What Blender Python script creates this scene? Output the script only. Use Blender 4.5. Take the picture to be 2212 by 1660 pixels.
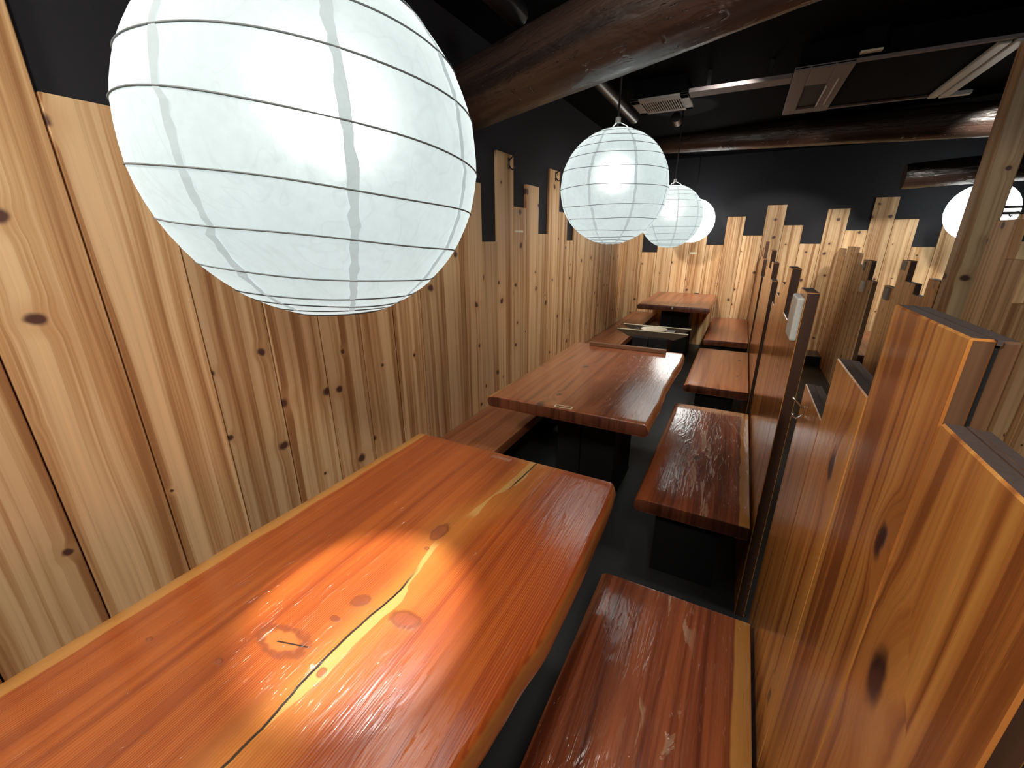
import bpy, bmesh, math, random
from mathutils import Vector, Matrix

# ------------------------------------------------------------------ reset
for o in list(bpy.data.objects):
    bpy.data.objects.remove(o, do_unlink=True)
SC = bpy.context.scene
COL = SC.collection

# ------------------------------------------------------------------ camera
CAM_H = 1.45
FPX = 901.62
YAW, PITCH, ROLL = 0.487504574, 0.336717674, 0.00267134255
cd = bpy.data.cameras.new('camera')
cd.sensor_width = 36.0
cd.sensor_fit = 'HORIZONTAL'
cd.lens = 36.0 * FPX / 2212.0
cd.clip_start = 0.02
cam = bpy.data.objects.new('camera', cd)
COL.objects.link(cam)
cy, sy, cp, sp = math.cos(YAW), math.sin(YAW), math.cos(PITCH), math.sin(PITCH)
fwd = Vector((-sy * cp, cy * cp, -sp))
rgt = Vector((cy, sy, 0))
dwn = fwd.cross(rgt)
cr, sr = math.cos(ROLL), math.sin(ROLL)
r2 = cr * rgt + sr * dwn
d2 = -sr * rgt + cr * dwn
M = Matrix((r2, -d2, -fwd)).transposed().to_4x4()
M.translation = Vector((0, 0, CAM_H))
cam.matrix_world = M
SC.camera = cam

# ------------------------------------------------------------------ world, exposure, added fill spots
SC.view_settings.view_transform = 'Standard'
SC.view_settings.look = 'None'
SC.view_settings.gamma = 1.0
SC.view_settings.use_curve_mapping = False
SC.view_settings.exposure = 0.0
SC.cycles.use_denoising = True
SC.cycles.sample_clamp_indirect = 4.0
SC.cycles.max_bounces = 6
SC.cycles.use_adaptive_sampling = True
SC.cycles.adaptive_threshold = 0.025
SC.cycles.caustics_reflective = False
W = bpy.data.worlds.new('world')
SC.world = W
W.use_nodes = True
W.node_tree.nodes['Background'].inputs[0].default_value = (0.35, 0.38, 0.42, 1)
W.node_tree.nodes['Background'].inputs[1].default_value = 0.02

PAPER_EMIT = 0.645
PAPER_FWD = 0.026
BULB = 4300.0
CEIL = 2.42


def add_fill(x, y, z, power, col, radius=0.12, kind='SPOT', size=150, tgt=None, blend=1.0):  # added fill spot without a fixture, brightens what the lanterns leave too dark
    l = bpy.data.lights.new('fill_spot', kind)
    l.energy = power
    l.color = col
    l.shadow_soft_size = radius
    if kind == 'SPOT':
        l.spot_size = math.radians(size)
        l.spot_blend = blend
    o = bpy.data.objects.new('fill_spot', l)
    COL.objects.link(o)
    o.location = (x, y, z)
    if tgt is not None:
        d = Vector(tgt) - Vector((x, y, z))
        o.rotation_euler = d.to_track_quat('-Z', 'Y').to_euler()
    return o


WARM = (1.0, 0.93, 0.84)
COOL = (0.93, 0.98, 1.0)
add_fill(0.30, -0.60, 2.3, 75, WARM, 0.12, tgt=(-0.95, 0.7, 0.5))
add_fill(-0.15, 1.55, 2.33, 55, WARM, 0.12, size=120, tgt=(-1.1, 2.3, 0.5))
add_fill(-0.15, 3.1, 2.33, 60, WARM, 0.12, size=120, tgt=(-1.1, 3.8, 0.5))
add_fill(-0.95, -0.40, 2.36, 76, WARM, 0.12, tgt=(0.2, 1.0, 0.7))
add_fill(-0.95, 2.50, 2.33, 52, WARM, 0.12, size=72, tgt=(-0.1, 2.4, 0.5))
add_fill(-0.95, 4.10, 2.33, 64, WARM, 0.12, size=72, tgt=(-0.1, 4.2, 0.5))
for lx in (-0.75, 0.35, 1.45, 2.5):
    add_fill(lx, 4.12, 2.33, 125, WARM, 0.08, size=50, tgt=(lx * 1.05 - 0.1, 6.4, 0.95), blend=0.45)
add_fill(1.9, 1.2, 2.33, 22, COOL, 0.2, size=130, tgt=(1.1, 2.8, 1.0))

# ------------------------------------------------------------------ helpers


def link(o, parent=None):
    COL.objects.link(o)
    if parent is not None:
        o.parent = parent
    return o


def mesh_obj(name, verts, faces, mats, parent=None, loc=(0, 0, 0), smooth=False, fm=None):
    me = bpy.data.meshes.new(name)
    me.from_pydata([tuple(v) for v in verts], [], faces)
    me.update()
    if not isinstance(mats, (list, tuple)):
        mats = [mats]
    for m in mats:
        me.materials.append(m)
    if fm:
        for p, i in zip(me.polygons, fm):
            p.material_index = i
    if smooth:
        for p in me.polygons:
            p.use_smooth = True
    o = bpy.data.objects.new(name, me)
    o.location = loc
    return link(o, parent)


def empty(name, loc=(0, 0, 0)):
    o = bpy.data.objects.new(name, None)
    o.location = loc
    o.empty_display_size = 0.05
    return link(o)


def tag(o, label=None, cat=None, group=None, kind=None):
    if label:
        o['label'] = label
    if cat:
        o['category'] = cat
    if group:
        o['group'] = group
    if kind:
        o['kind'] = kind
    return o


class MB:
    """collects simple solids, then becomes one mesh object"""

    def __init__(s):
        s.v, s.f, s.m = [], [], []

    def box(s, x0, x1, y0, y1, z0, z1, b=0.0, mi=0):
        n = len(s.v)
        if b <= 0:
            s.v += [(x, y, z) for z in (z0, z1) for y in (y0, y1) for x in (x0, x1)]
            q = [(0, 2, 3, 1), (4, 5, 7, 6), (0, 1, 5, 4), (2, 6, 7, 3), (0, 4, 6, 2), (1, 3, 7, 5)]
            s.f += [tuple(n + i for i in k) for k in q]
            s.m += [mi] * 6
            return s
        bm = bmesh.new()
        bmesh.ops.create_cube(bm, size=1.0)
        for v in bm.verts:
            v.co = ((x0 + x1) / 2 + v.co.x * (x1 - x0), (y0 + y1) / 2 + v.co.y * (y1 - y0), (z0 + z1) / 2 + v.co.z * (z1 - z0))
        bmesh.ops.bevel(bm, geom=bm.edges[:], offset=b, segments=2, affect='EDGES', profile=0.5)
        bm.verts.index_update()
        s.v += [tuple(v.co) for v in bm.verts]
        for f in bm.faces:
            s.f.append(tuple(n + v.index for v in f.verts))
            s.m.append(mi)
        bm.free()
        return s

    def loft(s, rings, close=True, caps=True, mi=0):
        n = len(s.v)
        k = len(rings[0])
        for r in rings:
            s.v += [tuple(p) for p in r]
        for i in range(len(rings) - 1):
            for j in range(k if close else k - 1):
                a, b = n + i * k + j, n + i * k + (j + 1) % k
                s.f.append((a, b, b + k, a + k))
                s.m.append(mi)
        if caps:
            s.f.append(tuple(n + j for j in reversed(range(k))))
            s.f.append(tuple(n + (len(rings) - 1) * k + j for j in range(k)))
            s.m += [mi, mi]
        return s

    def tube(s, pts, r, seg=8, closed=False, mi=0, caps=True):
        pts = [Vector(p) for p in pts]
        N = len(pts)
        rings = []
        up = Vector((0.13, 0.21, 0.97)).normalized()
        for i, p in enumerate(pts):
            if closed:
                t = pts[(i + 1) % N] - pts[i - 1]
            else:
                t = pts[min(i + 1, N - 1)] - pts[max(i - 1, 0)]
            t.normalize()
            a = t.cross(up)
            if a.length < 1e-4:
                a = t.cross(Vector((1, 0, 0)))
            a.normalize()
            b = t.cross(a)
            rr = r[i] if isinstance(r, (list, tuple)) else r
            rings.append([p + (a * math.cos(2 * math.pi * j / seg) + b * math.sin(2 * math.pi * j / seg)) * rr for j in range(seg)])
        if closed:
            rings.append(rings[0])
        return s.loft(rings, True, caps and not closed, mi)

    def cyl(s, p0, p1, r, seg=20, mi=0):
        return s.tube([p0, p1], r, seg, False, mi)

    def build(s, name, mats, parent=None, loc=(0, 0, 0), smooth=False):
        o = mesh_obj(name, s.v, s.f, mats, parent, loc, smooth, s.m)
        return o


def shade_auto(o, ang=35):
    me = o.data
    for p in me.polygons:
        p.use_smooth = True
    bm = bmesh.new()
    bm.from_mesh(me)
    bmesh.ops.recalc_face_normals(bm, faces=bm.faces[:])
    for e in bm.edges:
        e.smooth = not (len(e.link_faces) == 2 and e.calc_face_angle(0) > math.radians(ang))
    bm.to_mesh(me)
    bm.free()
    return o


# ------------------------------------------------------------------ materials
class N:
    """tiny node-graph writer"""

    def __init__(s, name):
        s.mat = bpy.data.materials.new(name)
        s.mat.use_nodes = True
        s.t = s.mat.node_tree
        s.t.nodes.clear()
        s.out = s.t.nodes.new('ShaderNodeOutputMaterial')

    def node(s, typ, **kw):
        n = s.t.nodes.new(typ)
        for k, v in kw.items():
            setattr(n, k, v)
        return n

    def put(s, sock, v):
        if isinstance(v, bpy.types.NodeSocket):
            s.t.links.new(v, sock)
        elif v is not None:
            sock.default_value = v

    def math(s, op, a, b=None, c=None, clamp=False):
        n = s.node('ShaderNodeMath', operation=op, use_clamp=clamp)
        for i, v in enumerate((a, b, c)):
            if v is not None:
                s.put(n.inputs[i], v)
        return n.outputs[0]

    def ss(s, v, a, b, x0=0.0, x1=1.0):
        n = s.node('ShaderNodeMapRange', interpolation_type='SMOOTHSTEP')
        s.put(n.inputs[0], v)
        n.inputs[1].default_value = a
        n.inputs[2].default_value = b
        n.inputs[3].default_value = x0
        n.inputs[4].default_value = x1
        return n.outputs[0]

    def lin(s, v, a, b, x0=0.0, x1=1.0):
        n = s.node('ShaderNodeMapRange')
        s.put(n.inputs[0], v)
        for i, q in enumerate((a, b, x0, x1)):
            n.inputs[i + 1].default_value = q
        return n.outputs[0]

    def xyz(s, x, y, z=0.0):
        n = s.node('ShaderNodeCombineXYZ')
        for i, v in enumerate((x, y, z)):
            s.put(n.inputs[i], v)
        return n.outputs[0]

    def noise(s, vec, scale=1.0, detail=2.0, rough=0.5, dist=0.0, dim='3D'):
        n = s.node('ShaderNodeTexNoise', noise_dimensions=dim)
        s.put(n.inputs['Vector'], vec)
        n.inputs['Scale'].default_value = scale
        n.inputs['Detail'].default_value = detail
        n.inputs['Roughness'].default_value = rough
        n.inputs['Distortion'].default_value = dist
        return n.outputs[0]

    def mix(s, f, a, b, mode='MIX'):
        n = s.node('ShaderNodeMix', data_type='RGBA', blend_type=mode)
        s.put(n.inputs[0], f)
        s.put(n.inputs[6], a if isinstance(a, bpy.types.NodeSocket) else tuple(a) + (1,) * (4 - len(a)))
        s.put(n.inputs[7], b if isinstance(b, bpy.types.NodeSocket) else tuple(b) + (1,) * (4 - len(b)))
        return n.outputs[2]

    def ramp(s, v, stops):
        n = s.node('ShaderNodeValToRGB')
        e = n.color_ramp.elements
        while len(e) < len(stops):
            e.new(0.5)
        for q, (p, c) in zip(e, stops):
            q.position = p
            q.color = tuple(c) + (1,)
        s.put(n.inputs[0], v)
        return n.outputs[0]

    def bump(s, h, strength=0.3, dist=0.002):
        n = s.node('ShaderNodeBump')
        n.inputs['Strength'].default_value = strength
        n.inputs['Distance'].default_value = dist
        s.put(n.inputs['Height'], h)
        return n.outputs[0]

    def bsdf(s, color, rough=0.5, normal=None, metal=0.0, ior=1.5, coat=0.0, coat_rough=0.1, spec=None, coat_ior=1.5):
        n = s.node('ShaderNodeBsdfPrincipled')
        s.put(n.inputs['Base Color'], color if isinstance(color, bpy.types.NodeSocket) else tuple(color) + (1,))
        s.put(n.inputs['Roughness'], rough)
        n.inputs['Metallic'].default_value = metal
        n.inputs['IOR'].default_value = ior
        n.inputs['Coat Weight'].default_value = coat
        n.inputs['Coat Roughness'].default_value = coat_rough
        n.inputs['Coat IOR'].default_value = coat_ior
        if spec is not None:
            n.inputs['Specular IOR Level'].default_value = spec
        if normal is not None:
            s.put(n.inputs['Normal'], normal)
            s.put(n.inputs['Coat Normal'], normal)
        s.t.links.new(n.outputs[0], s.out.inputs[0])
        return n


def plain(name, col, rough=0.5, metal=0.0, ior=1.5, grain=0.0, scale=60.0):
    g = N(name)
    tc = g.node('ShaderNodeTexCoord').outputs['Object']
    nz = g.noise(tc, scale, 3.0)
    c = g.mix(nz, tuple(q * (1 - 0.18) for q in col), tuple(min(1, q * 1.18) for q in col))
    nrm = g.bump(nz, grain, 0.002) if grain else None
    g.bsdf(c, g.lin(nz, 0.2, 0.8, max(0, rough - 0.05), min(1, rough + 0.05)), nrm, metal, ior)
    return g.mat


def wood(name, light, mid, dark, knotc, across='X', along='Z', rough=0.5, coat=0.0, coat_rough=0.15, ior=1.5,
         knots=0.5, streak=1.0, ring=0.5, tone=0.18, bump=0.25, extra=None, kscale=(4.2, 2.6), wear=0.0, fine=1.0, coat_ior=1.5, kwarp=0.03, bands=0.0, pins=0.0):
    g = N(name)
    tc = g.node('ShaderNodeTexCoord').outputs['Object']
    sep = g.node('ShaderNodeSeparateXYZ')
    g.put(sep.inputs[0], tc)
    ax = {'X': 0, 'Y': 1, 'Z': 2}
    U0, V0 = sep.outputs[ax[across]], sep.outputs[ax[along]]
    T0 = sep.outputs[3 - ax[across] - ax[along]]
    info = g.node('ShaderNodeObjectInfo')
    rnd = info.outputs['Random']
    off = g.math('MULTIPLY', rnd, 173.0)
    V = g.math('ADD', V0, off)
    U = g.math('ADD', g.math('ADD', U0, g.math('MULTIPLY', T0, 0.6)), g.math('MULTIPLY', rnd, 37.0))
    # knots: one per voronoi cell, only in some cells
    kv = g.xyz(g.math('MULTIPLY', U, kscale[0]), g.math('MULTIPLY', V, kscale[1]), off)
    wob = g.node('ShaderNodeTexNoise')
    g.put(wob.inputs['Vector'], g.xyz(g.math('MULTIPLY', U, 22.0), g.math('MULTIPLY', V, 22.0)))
    wob.inputs['Scale'].default_value = 1.0
    kv2 = g.node('ShaderNodeVectorMath', operation='MULTIPLY_ADD')
    g.put(kv2.inputs[0], wob.outputs['Color'])
    kv2.inputs[1].default_value = (0.10, 0.10, 0.0)
    g.put(kv2.inputs[2], kv)
    vo = g.node('ShaderNodeTexVoronoi', voronoi_dimensions='2D', feature='F1')
    g.put(vo.inputs['Vector'], kv2.outputs[0])
    vo.inputs['Scale'].default_value = 1.0
    vo.inputs['Randomness'].default_value = 0.85
    d = vo.outputs['Distance']
    sc = g.node('ShaderNodeSeparateColor')
    g.put(sc.inputs[0], vo.outputs['Color'])
    on = g.math('LESS_THAN', sc.outputs[0], knots)
    size = g.lin(sc.outputs[1], 0, 1, 0.35, 1.35)
    dn = g.math('DIVIDE', d, size)
    core = g.math('MULTIPLY', g.ss(dn, 0.095, 0.040), on)
    halo = g.math('MULTIPLY', g.ss(dn, 0.30, 0.06), on)
    # grain runs along V and is pushed aside near knots
    Uw = g.math('ADD', U, g.math('MULTIPLY', halo, kwarp))
    sw = g.noise(g.xyz(g.math('MULTIPLY', U, 2.5), g.math('MULTIPLY', V, 0.7), 3.0), 1.0, 2.0)
    Uw = g.math('ADD', Uw, g.math('MULTIPLY', sw, 0.06))
    s1 = g.noise(g.xyz(g.math('MULTIPLY', Uw, 17.0 * streak), g.math('MULTIPLY', V, 0.30), 7.0), 1.0, 2.5, 0.6)
    s2 = g.noise(g.xyz(g.math('MULTIPLY', Uw, 130.0 * fine), g.math('MULTIPLY', V, 1.1), 1.0), 1.0, 3.0, 0.6)
    big = g.noise(g.xyz(g.math('MULTIPLY', Uw, 7.0), g.math('MULTIPLY', V, 0.5), 11.0), 1.0, 1.0)
    ph = g.math('ADD', g.math('MULTIPLY', Uw, 150.0), g.math('MULTIPLY', big, 38.0))
    rg = g.math('SINE', ph)
    rg = g.ss(rg, 0.2, 1.0)
    val = g.math('ADD', g.math('MULTIPLY', s1, 1.0), g.math('MULTIPLY', g.math('SUBTRACT', s2, 0.5), 0.35))
    val = g.math('SUBTRACT', val, g.math('MULTIPLY', rg, 0.16 * ring))
    if bands > 0:
        # crisp tone changes between growth bands
        b1 = g.noise(g.xyz(g.math('MULTIPLY', Uw, 21.0), g.math('MULTIPLY', V, 0.16), 21.0), 1.0, 0.0)
        b2 = g.noise(g.xyz(g.math('MULTIPLY', Uw, 46.0), g.math('MULTIPLY', V, 0.2), 31.0), 1.0, 0.0)
        val = g.math('ADD', val, g.math('MULTIPLY', g.math('SUBTRACT', g.ss(b1, 0.47, 0.50), 0.5), 0.13 * bands))
        val = g.math('ADD', val, g.math('MULTIPLY', g.math('SUBTRACT', g.ss(b2, 0.50, 0.53), 0.5), 0.07 * bands))
    if pins > 0:
        pn = g.math('SINE', g.math('ADD', g.math('MULTIPLY', Uw, 1250.0), g.math('MULTIPLY', big, 60.0)))
        pm = g.ss(g.noise(g.xyz(g.math('MULTIPLY', U, 6.0), g.math('MULTIPLY', V, 1.6), 41.0), 1.0, 1.0), 0.35, 0.6)
        val = g.math('SUBTRACT', val, g.math('MULTIPLY', g.math('MULTIPLY', g.ss(pn, 0.0, 1.0), pm), 0.16 * pins))
    col = g.ramp(val, [(0.30, dark), (0.43, mid), (0.56, light), (0.72, tuple(min(1, c * 1.12) for c in light))])
    col = g.mix(g.math('MULTIPLY', halo, 0.45), col, mid)
    col = g.mix(core, col, knotc)
    tn = g.lin(rnd, 0, 1, 1 - tone, 1 + tone)
    hs = g.node('ShaderNodeHueSaturation')
    g.put(hs.inputs['Color'], col)
    g.put(hs.inputs['Value'], tn)
    g.put(hs.inputs['Hue'], g.lin(sc.outputs[2], 0, 1, 0.5, 0.5))
    col = hs.outputs[0]
    h = g.math('SUBTRACT', g.math('MULTIPLY', s2, 0.6), g.math('MULTIPLY', core, 0.5))
    r = g.lin(s2, 0.2, 0.8, rough - 0.05, rough + 0.08)
    if wear > 0:
        # fine lengthways scratches and dents in the varnish
        w1 = g.noise(g.xyz(g.math('MULTIPLY', U, 190.0), g.math('MULTIPLY', V, 16.0), 5.0), 1.0, 2.0, 0.7, 0.6)
        w2 = g.noise(g.xyz(g.math('MULTIPLY', U, 26.0), g.math('MULTIPLY', V, 7.0), 9.0), 1.0, 2.0, 0.6, 1.2)
        wm = g.math('MULTIPLY', g.ss(w1, 0.60, 0.70), g.ss(w2, 0.44, 0.62))
        h = g.math('ADD', h, g.math('MULTIPLY', wm, -1.3 * wear))
        h = g.math('ADD', h, g.math('MULTIPLY', w2, 1.1 * wear))
        col = g.mix(g.math('MULTIPLY', wm, 0.25 * wear), col, tuple(min(1, c * 1.5 + 0.05) for c in light))
    if extra:
        col, h, r = extra(g, col, h, r, sep)
    nrm = g.bump(h, bump, 0.0025)
    g.bsdf(col, r, nrm, 0.0, ior, coat, coat_rough, None, coat_ior)
    return g.mat


CED_L, CED_M, CED_D, CED_K = (0.76, 0.52, 0.28), (0.58, 0.335, 0.15), (0.36, 0.170, 0.065), (0.10, 0.042, 0.028)
M_cedar = wood('cedar_planking', CED_L, CED_M, CED_D, CED_K, 'X', 'Z', rough=0.5, knots=0.58, ior=1.45, ring=0.22, streak=1.0, kscale=(4.6, 5.0), kwarp=0.007, bands=1.0)
M_part = wood('lacquered_cedar', (0.72, 0.335, 0.078), (0.56, 0.212, 0.045), (0.31, 0.098, 0.022), (0.05, 0.018, 0.012),
              'X', 'Z', rough=0.33, coat=0.8, coat_rough=0.14, knots=0.4, ring=0.9, tone=0.10, wear=0.25)
M_edge = wood('dark_cut_edge', (0.20, 0.10, 0.045), (0.13, 0.06, 0.026), (0.07, 0.03, 0.014), (0.03, 0.015, 0.01),
              'X', 'Z', rough=0.55, knots=0.2, tone=0.05)
M_endgrain = plain('dark_end_grain', (0.085, 0.062, 0.055), 0.55, 0, 1.5, 0.3, 180)
M_black = plain('black_paint', (0.0075, 0.0078, 0.009), 0.72, 0, 1.4, 0.15, 240)
M_blackwall = plain('black_wall_paint', (0.0165, 0.0175, 0.022), 0.75, 0, 1.4, 0.15, 240)
M_ceil = plain('black_ceiling_paint', (0.004, 0.0041, 0.0045), 0.85, 0, 1.1, 0.15, 240)
M_floor = plain('black_floor', (0.034, 0.037, 0.039), 0.5, 0, 1.45, 0.25, 90)
M_blackmetal = plain('black_metal', (0.02, 0.02, 0.022), 0.32, 0.0, 1.6, 0.05, 100)
M_steel = plain('brushed_steel', (0.62, 0.62, 0.58), 0.3, 1.0)
M_white = plain('white_plastic', (0.68, 0.70, 0.66), 0.4)
M_cream = plain('cream_card', (0.75, 0.70, 0.50), 0.6)
M_grey = plain('grey_plastic', (0.32, 0.31, 0.30), 0.5)
M_acdark = plain('mauve_grey_plastic', (0.22, 0.19, 0.19), 0.65)
M_shadedend = wood('shaded_slab_end_grain', (0.16, 0.048, 0.020), (0.11, 0.030, 0.013), (0.06, 0.015, 0.008), (0.03, 0.01, 0.006), 'X', 'Z',  # end grain, darkened further so the colour carries shade on the near faces
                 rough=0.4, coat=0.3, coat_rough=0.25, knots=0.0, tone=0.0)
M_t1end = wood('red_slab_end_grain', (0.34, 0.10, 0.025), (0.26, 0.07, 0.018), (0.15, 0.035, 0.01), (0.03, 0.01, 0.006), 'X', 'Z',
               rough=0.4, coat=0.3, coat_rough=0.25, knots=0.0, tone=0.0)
M_darkedge = wood('darker_cut_edge', (0.075, 0.032, 0.016), (0.05, 0.021, 0.011), (0.03, 0.012, 0.007), (0.02, 0.01, 0.006), 'X', 'Z', rough=0.5, knots=0.1, tone=0.0)  # darker variant of the cut edge wood, for plank sides
M_batten = wood('batten_wood', (0.30, 0.16, 0.08), (0.2, 0.1, 0.05), (0.12, 0.06, 0.03), (0.05, 0.02, 0.01), 'Y', 'X', rough=0.45, knots=0.1, tone=0.0)
M_lip = plain('pale_bare_edge', (0.88, 0.82, 0.60), 0.4)
M_railwood = plain('brown_black_steel', (0.09, 0.065, 0.04), 0.45, 0, 1.5, 0.1, 30)
M_darkwood = wood('dark_log', (0.050, 0.026, 0.018), (0.030, 0.015, 0.010), (0.014, 0.007, 0.005), (0.008, 0.004, 0.003), 'Z', 'X',
                  rough=0.5, coat=0.4, coat_rough=0.24, coat_ior=1.8, knots=0.3, bump=1.0, wear=2.2, tone=0.0)


def slab_extra(sap_l=None, sap_r=None, width=0.04):
    """paler sapwood strips along the natural edges of a slab"""
    def fn(g, col, h, r, sep):
        X, Y = sep.outputs[0], sep.outputs[1]
        wob = g.noise(g.xyz(0.0, g.math('MULTIPLY', Y, 5.0), 2.0), 1.0, 2.0)
        wv = g.math('MULTIPLY', g.math('SUBTRACT', wob, 0.5), 0.02)
        if sap_l is not None:
            a = g.ss(g.math('ADD', X, wv), sap_l + width, sap_l + width - 0.006)
            col = g.mix(g.math('MULTIPLY', a, 0.9), col, (0.60, 0.28, 0.065))
        if sap_r is not None:
            a = g.ss(g.math('ADD', X, wv), sap_r - width, sap_r - width + 0.006)
            col = g.mix(g.math('MULTIPLY', a, 0.9), col, (0.60, 0.28, 0.065))
        return col, h, r
    return fn


def table_one_extra(g, col, h, r, sep):
    X, Y = sep.outputs[0], sep.outputs[1]
    col, h, r = slab_extra(-1.035, None, 0.043)(g, col, h, r, sep)
    fc = g.node('ShaderNodeFloatCurve')
    pts = [(-0.12, -0.555), (0.146, -0.558), (0.201, -0.557), (0.27, -0.564), (0.33, -0.567), (0.426, -0.563), (0.51, -0.554),
           (0.628, -0.572), (0.698, -0.583), (0.789, -0.573), (0.908, -0.535), (1.0, -0.525), (1.158, -0.517)]
    cm = fc.mapping.curves[0]
    fx = lambda y: (y + 0.2) / 1.4
    fy = lambda x: (x + 0.65) / 0.2
    cm.points[0].location = (0.0, fy(-0.555))
    cm.points[1].location = (1.0, fy(-0.517))
    for (y, x) in pts:
        cm.points.new(fx(y), fy(x))
    fc.mapping.update()
    g.put(fc.inputs['Value'], g.lin(Y, -0.2, 1.2, 0, 1))
    xc = g.math('ADD', g.math('MULTIPLY', fc.outputs[0], 0.2), -0.65)
    jit = g.noise(g.xyz(0.0, g.math('MULTIPLY', Y, 30.0), 0.0), 1.0, 3.0)
    xc = g.math('ADD', xc, g.math('MULTIPLY', g.math('SUBTRACT', jit, 0.5), 0.006))
    dx = g.math('SUBTRACT', X, xc)
    # pale heart streak beside the split
    wn = g.noise(g.xyz(g.math('MULTIPLY', X, 9.0), g.math('MULTIPLY', Y, 4.0), 4.0), 1.0, 3.0)
    wid = g.math('MULTIPLY', g.ss(wn, 0.25, 0.75), 0.032)
    far = g.ss(Y, 0.80, 0.90)
    mid = g.ss(g.math('ABSOLUTE', g.math('SUBTRACT', Y, 0.74)), 0.05, 0.09)
    d2 = g.math('ADD', dx, g.math('MULTIPLY', far, 0.02))
    band = g.math('MULTIPLY', g.math('GREATER_THAN', d2, -0.002), g.math('LESS_THAN', d2, wid))
    band = g.math('MULTIPLY', band, mid)
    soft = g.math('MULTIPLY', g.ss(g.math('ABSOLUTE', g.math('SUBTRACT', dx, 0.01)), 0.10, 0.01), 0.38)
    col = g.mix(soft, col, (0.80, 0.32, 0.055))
    col = g.mix(g.math('MULTIPLY', band, 0.85), col, (0.66, 0.38, 0.11))
    gap = g.math('MULTIPLY', g.ss(Y, 0.86, 0.95), g.ss(Y, 0.76, 0.6))
    on1 = g.ss(Y, 0.95, 1.02)
    on2 = g.ss(Y, 0.62, 0.52)
    crk = g.ss(g.math('ABSOLUTE', dx), 0.0032, 0.0016)
    crk = g.math('MULTIPLY', crk, g.math('MAXIMUM', on1, on2))
    col = g.mix(crk, col, (0.012, 0.006, 0.004))
    h = g.math('SUBTRACT', h, g.math('MULTIPLY', crk, 3.0))
    # knots where the slab has them
    for (kx, ky, ra, rb, rot, dark) in [(-0.668, 0.318, 0.056, 0.026, 0.15, 0.75), (-0.609, 0.455, 0.020, 0.013, 0.5, 0.7), (-0.492, 0.464, 0.030, 0.017, 0.1, 0.9),
                                        (-0.595, 0.712, 0.016, 0.030, 0.0, 0.95), (-0.549, 0.310, 0.008, 0.008, 0, 1.0), (-0.62, 0.40, 0.010, 0.006, 0, 0.6),
                                        (-0.585, 0.648, 0.006, 0.005, 0, 1.0), (-0.90, 0.20, 0.006, 0.004, 0, 1.0), (-0.735, 0.238, 0.007, 0.004, 0, 1.0)]:
        ax_ = g.math('SUBTRACT', X, kx)
        ay_ = g.math('SUBTRACT', Y, ky)
        c_, s_ = math.cos(rot), math.sin(rot)
        u = g.math('DIVIDE', g.math('ADD', g.math('MULTIPLY', ax_, c_), g.math('MULTIPLY', ay_, s_)), ra)
        v = g.math('DIVIDE', g.math('SUBTRACT', g.math('MULTIPLY', ay_, c_), g.math('MULTIPLY', ax_, s_)), rb)
        wq = g.noise(g.xyz(g.math('MULTIPLY', X, 45.0), g.math('MULTIPLY', Y, 45.0), kx * 50), 1.0, 2.0)
        rr = g.math('SQRT', g.math('ADD', g.math('MULTIPLY', u, u), g.math('MULTIPLY', v, v)))
        rr = g.math('ADD', rr, g.math('MULTIPLY', g.math('SUBTRACT', wq, 0.5), 0.9))
        rim = g.math('MULTIPLY', g.ss(rr, 1.35, 1.0), g.ss(rr, 0.62, 0.9))
        core = g.ss(rr, 1.0, 0.6)
        col = g.mix(g.math('MULTIPLY', core, 0.8), col, (0.34 * dark, 0.075 * dark, 0.028 * dark) if ra < 0.05 else (0.52, 0.16, 0.035))
        col = g.mix(g.math('MULTIPLY', rim, 0.75), col, (0.20, 0.045, 0.015))
        h = g.math('ADD', h, g.math('MULTIPLY', g.ss(rr, 1.6, 0.6), 0.8))
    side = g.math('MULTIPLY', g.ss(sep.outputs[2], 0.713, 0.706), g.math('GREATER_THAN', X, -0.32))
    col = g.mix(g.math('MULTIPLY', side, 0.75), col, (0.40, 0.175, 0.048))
    # faint residue of an old sticker at the far edge
    res = g.math('MULTIPLY', g.ss(g.math('ABSOLUTE', g.math('ADD', X, 0.641)), 0.042, 0.034), g.ss(g.math('ABSOLUTE', g.math('SUBTRACT', Y, 1.128)), 0.010, 0.006))
    rn = g.noise(g.xyz(g.math('MULTIPLY', X, 120.0), g.math('MULTIPLY', Y, 120.0)), 1.0, 3.0)
    col = g.mix(g.math('MULTIPLY', res, g.ss(rn, 0.3, 0.6, 0.1, 0.5)), col, (0.50, 0.38, 0.32))
    # check in the largest knot
    a = g.math('ABSOLUTE', g.math('SUBTRACT', g.math('SUBTRACT', Y, 0.318), g.math('MULTIPLY', g.math('SUBTRACT', X, -0.66), 0.30)))
    b = g.math('LESS_THAN', g.math('ABSOLUTE', g.math('SUBTRACT', X, -0.645)), 0.033)
    ck = g.math('MULTIPLY', g.ss(a, 0.0022, 0.001), b)
    col = g.mix(ck, col, (0.015, 0.006, 0.004))
    return col, h, r



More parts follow.
